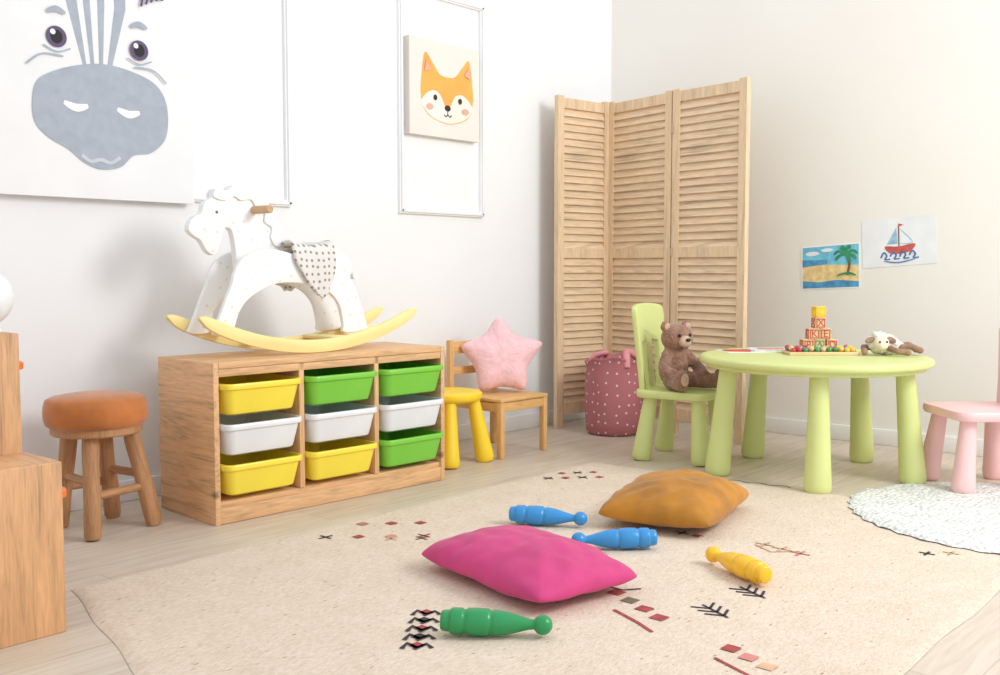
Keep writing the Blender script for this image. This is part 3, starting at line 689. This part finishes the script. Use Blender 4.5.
for k,cc in enumerate(((220,60,60),(70,150,80),(240,180,40))):
    pm=M('pencil_%s'%('red','green','yellow')[k],cc,.4)
    E=empty('pencil' if k==0 else 'pencil.%03d'%k,'%s wooden coloured pencil lying on drawing paper'%('red','green','yellow')[k],'pencil',(p[0]-.06+.022*k,p[1]-.0+.03*k,TT+.0050),AX+.3*k-.2,'coloured pencils on the table')
    lathe('pencil_barrel',[(0,0),(.004,0),(.004,.10),(0,.10)],pm,E,(-.06,0,0),(0,pi/2,0),seg=6)
    lathe('pencil_tip',[(.004,0),(.0012,.014),(0,.017)],furl,E,(.04,0,0),(0,pi/2,0),seg=6)
# bead tray
BT=empty('bead_tray','small wooden tray filled with colourful beads on the table','toy',(-.79,-1.60,TT),AX+.02)
lt=WOOD('toy_wood',(230,198,150),0,knots=False)
box('tray_floor',(.28,.11,.006),(0,0,.003),lt,BT,.001)
for sy in (-1,1): box('tray_edge',(.28,.008,.014),(0,sy*.055,.007),lt,BT,.002)
for sx in (-1,1): box('tray_edge',(.008,.102,.014),(sx*.136,0,.007),lt,BT,.002)
bcol=[M('bead_'+n_,c,.3,0,coat=.3) for n_,c in (('red',(200,40,50)),('green',(60,150,70)),('yellow',(245,195,50)),('blue',(50,110,190)),('wood',(220,180,130)),('pink',(230,120,140)))]
bm=bmesh.new(); bmesh.ops.create_uvsphere(bm,u_segments=14,v_segments=10,radius=.0115); first=finish(bm,'bead',bcol[0],BT,(-.12,-.038,.018),ang=180)
for i in range(11):
    for j in range(4):
        if i==0 and j==0: continue
        o=first.copy(); o.data=first.data.copy(); o.data.materials[0]=bcol[random.randrange(6)]; o.parent=BT
        o.location=(-.12+i*.024,-.038+j*.0255,.018+random.random()*.008); COL.objects.link(o)
# toy blocks
def block(idx,lx,row,cA,letter,rz=0):
    s_=.046; d0=4.27; c=pos(d0,1.35+lx)
    E=empty('toy_block' if idx==0 else 'toy_block.%03d'%idx,'wooden alphabet toy block with coloured letter, stacked on the table','toy block',(c[0],c[1],TT+.0003+row*(s_+.0004)),AX+rz,'stacked alphabet blocks on the table')
    box('cube',(s_,s_,s_),(0,0,s_/2),lt,E,.003)
    m=M('block_paint_%d'%idx,cA,.5)
    fm=bmesh.new(); h=s_/2-.004; w_=.004
    for rz_ in (0,-pi/2):
        R=Matrix.Rotation(rz_,4,'Z')
        for (sx,sz,cx_,cz_) in ((2*h,w_,0,h-w_/2),(2*h,w_,0,-h+w_/2),(w_,2*h,h-w_/2,0),(w_,2*h,-h+w_/2,0)):
            vs=add_box(fm,(sx,.001,sz),(cx_,-s_/2-.0003,cz_+s_/2)); bmesh.ops.transform(fm,matrix=R,verts=vs)
    finish(fm,'painted_border',m,E,smooth=False)
    for rz_ in (0,-pi/2):
        cu=D.curves.new('letter','FONT'); cu.body=letter; cu.size=.042; cu.extrude=.0006; cu.align_x='CENTER'; cu.align_y='CENTER'
        to=D.objects.new('tmp',cu); COL.objects.link(to); dg=bpy.context.evaluated_depsgraph_get(); me=D.meshes.new_from_object(to.evaluated_get(dg)); D.objects.remove(to)
        me.materials.clear(); me.materials.append(m); lo=D.objects.new('letter',me); COL.objects.link(lo); lo.parent=E
        R=Matrix.Rotation(rz_,3,'Z')@Vector((0,-s_/2-.0006,s_/2)); lo.location=R; lo.rotation_euler=(pi/2,0,rz_)
R_,B_,G_,Y_=(200,60,50),(60,100,170),(80,140,80),(245,190,30)
for i,(lx,row,c,l,rz) in enumerate(((-.05,0,R_,'B',.1),(0,0,G_,'A',-.05),(.05,0,R_,'D',.08),(-.026,1,R_,'K',.05),(.024,1,R_,'E',-.06),(-.002,2,R_,'X',.12))): block(i,lx,row,c,l,rz)
block(6,-.002,3,Y_,'C',.2)
D.objects['toy_block.006'].children[0].data.materials[0]=M('yellow_block_paint',(250,205,60),.5)
# plush lamb lying on the table
LC=pos(4.02,1.56)
LB=empty('plush_lamb','white woolly plush lamb with brown limbs lying on the table','plush toy',(LC[0],LC[1],TT+.001),AX)
wool=M('white_wool',(236,230,220),.95,.06,vs=50,bump=1,bs=110,bd=.01,sheen=.4); lb=M('lamb_brown',(158,124,102),.95,.1,vs=40,bump=.6,bs=140)
blob('body',[((-.02,.01,.042),(.052,.046,.042)),((-.055,-.01,.05),(.042,.042,.045)),((.02,.02,.032),(.04,.035,.03))],wool,LB,vox=.005,sm=4,fuzz=.009,fs=60)
blob('head',[((-.056,-.045,.05),(.032,.024,.028)),((-.055,-.064,.040),(.02,.014,.016))],M('lamb_face',(232,216,196),.95,.04,bump=.5,bs=140),LB,vox=.004,sm=3)
for sg in (-1,1):
    sph('eye',(-.055+sg*.014,-.068,.056),.004,eb,LB)
    blob('ear',[((-.056+sg*.042,-.04,.062),(.022,.008,.012),(0,sg*.4,0))],lb,LB,vox=.003,sm=2)
for i,(a,b,c_) in enumerate((((.03,0,.03),(.075,-.02,.035),(.105,-.03,.02)),((.03,.03,.03),(.08,.03,.04),(.11,.02,.02)),((-.02,-.03,.03),(.0,-.07,.02),(.035,-.085,.016)),((-.075,0,.03),(-.105,.01,.03),(-.115,-.03,.014)))):
    blob('leg',cap(a,b,.013,.012)+cap(b,c_,.012,.014),lb,LB,vox=.004,sm=3,fuzz=.001)
# ---------------------------------------------------------------- light
w=D.worlds.new('World'); SC.world=w; w.use_nodes=True; bg=w.node_tree.nodes['Background']; bg.inputs[0].default_value=(.935,.967,1,1); bg.inputs[1].default_value=.97
def area(name,loc,tgt,size,e,col=(1,1,1)):
    l=D.lights.new(name,'AREA'); l.shape='SQUARE'; l.size=size; l.energy=e; l.color=col
    o=D.objects.new(name,l); COL.objects.link(o); o.location=loc; o.rotation_euler=(Vector(tgt)-Vector(loc)).to_track_quat('-Z','Y').to_euler(); return o
area('softbox_lamp',(-1.3,-4.3,2.5),(-2.0,-.6,.5),1.3,82,(1,.99,.975))
# ---------------------------------------------------------------- camera
cd=D.cameras.new('Camera'); cam=D.objects.new('Camera',cd); COL.objects.link(cam); SC.camera=cam
cd.sensor_width=36; cd.lens=36*1.010; cd.clip_start=.05
az=math.radians(41.7); ptc=math.radians(-3.9)
fwv=Vector((math.cos(az)*math.cos(ptc),math.sin(az)*math.cos(ptc),math.sin(ptc)))
cam.location=(-4.675,-3.335,.82); cam.rotation_euler=fwv.to_track_quat('-Z','Y').to_euler()
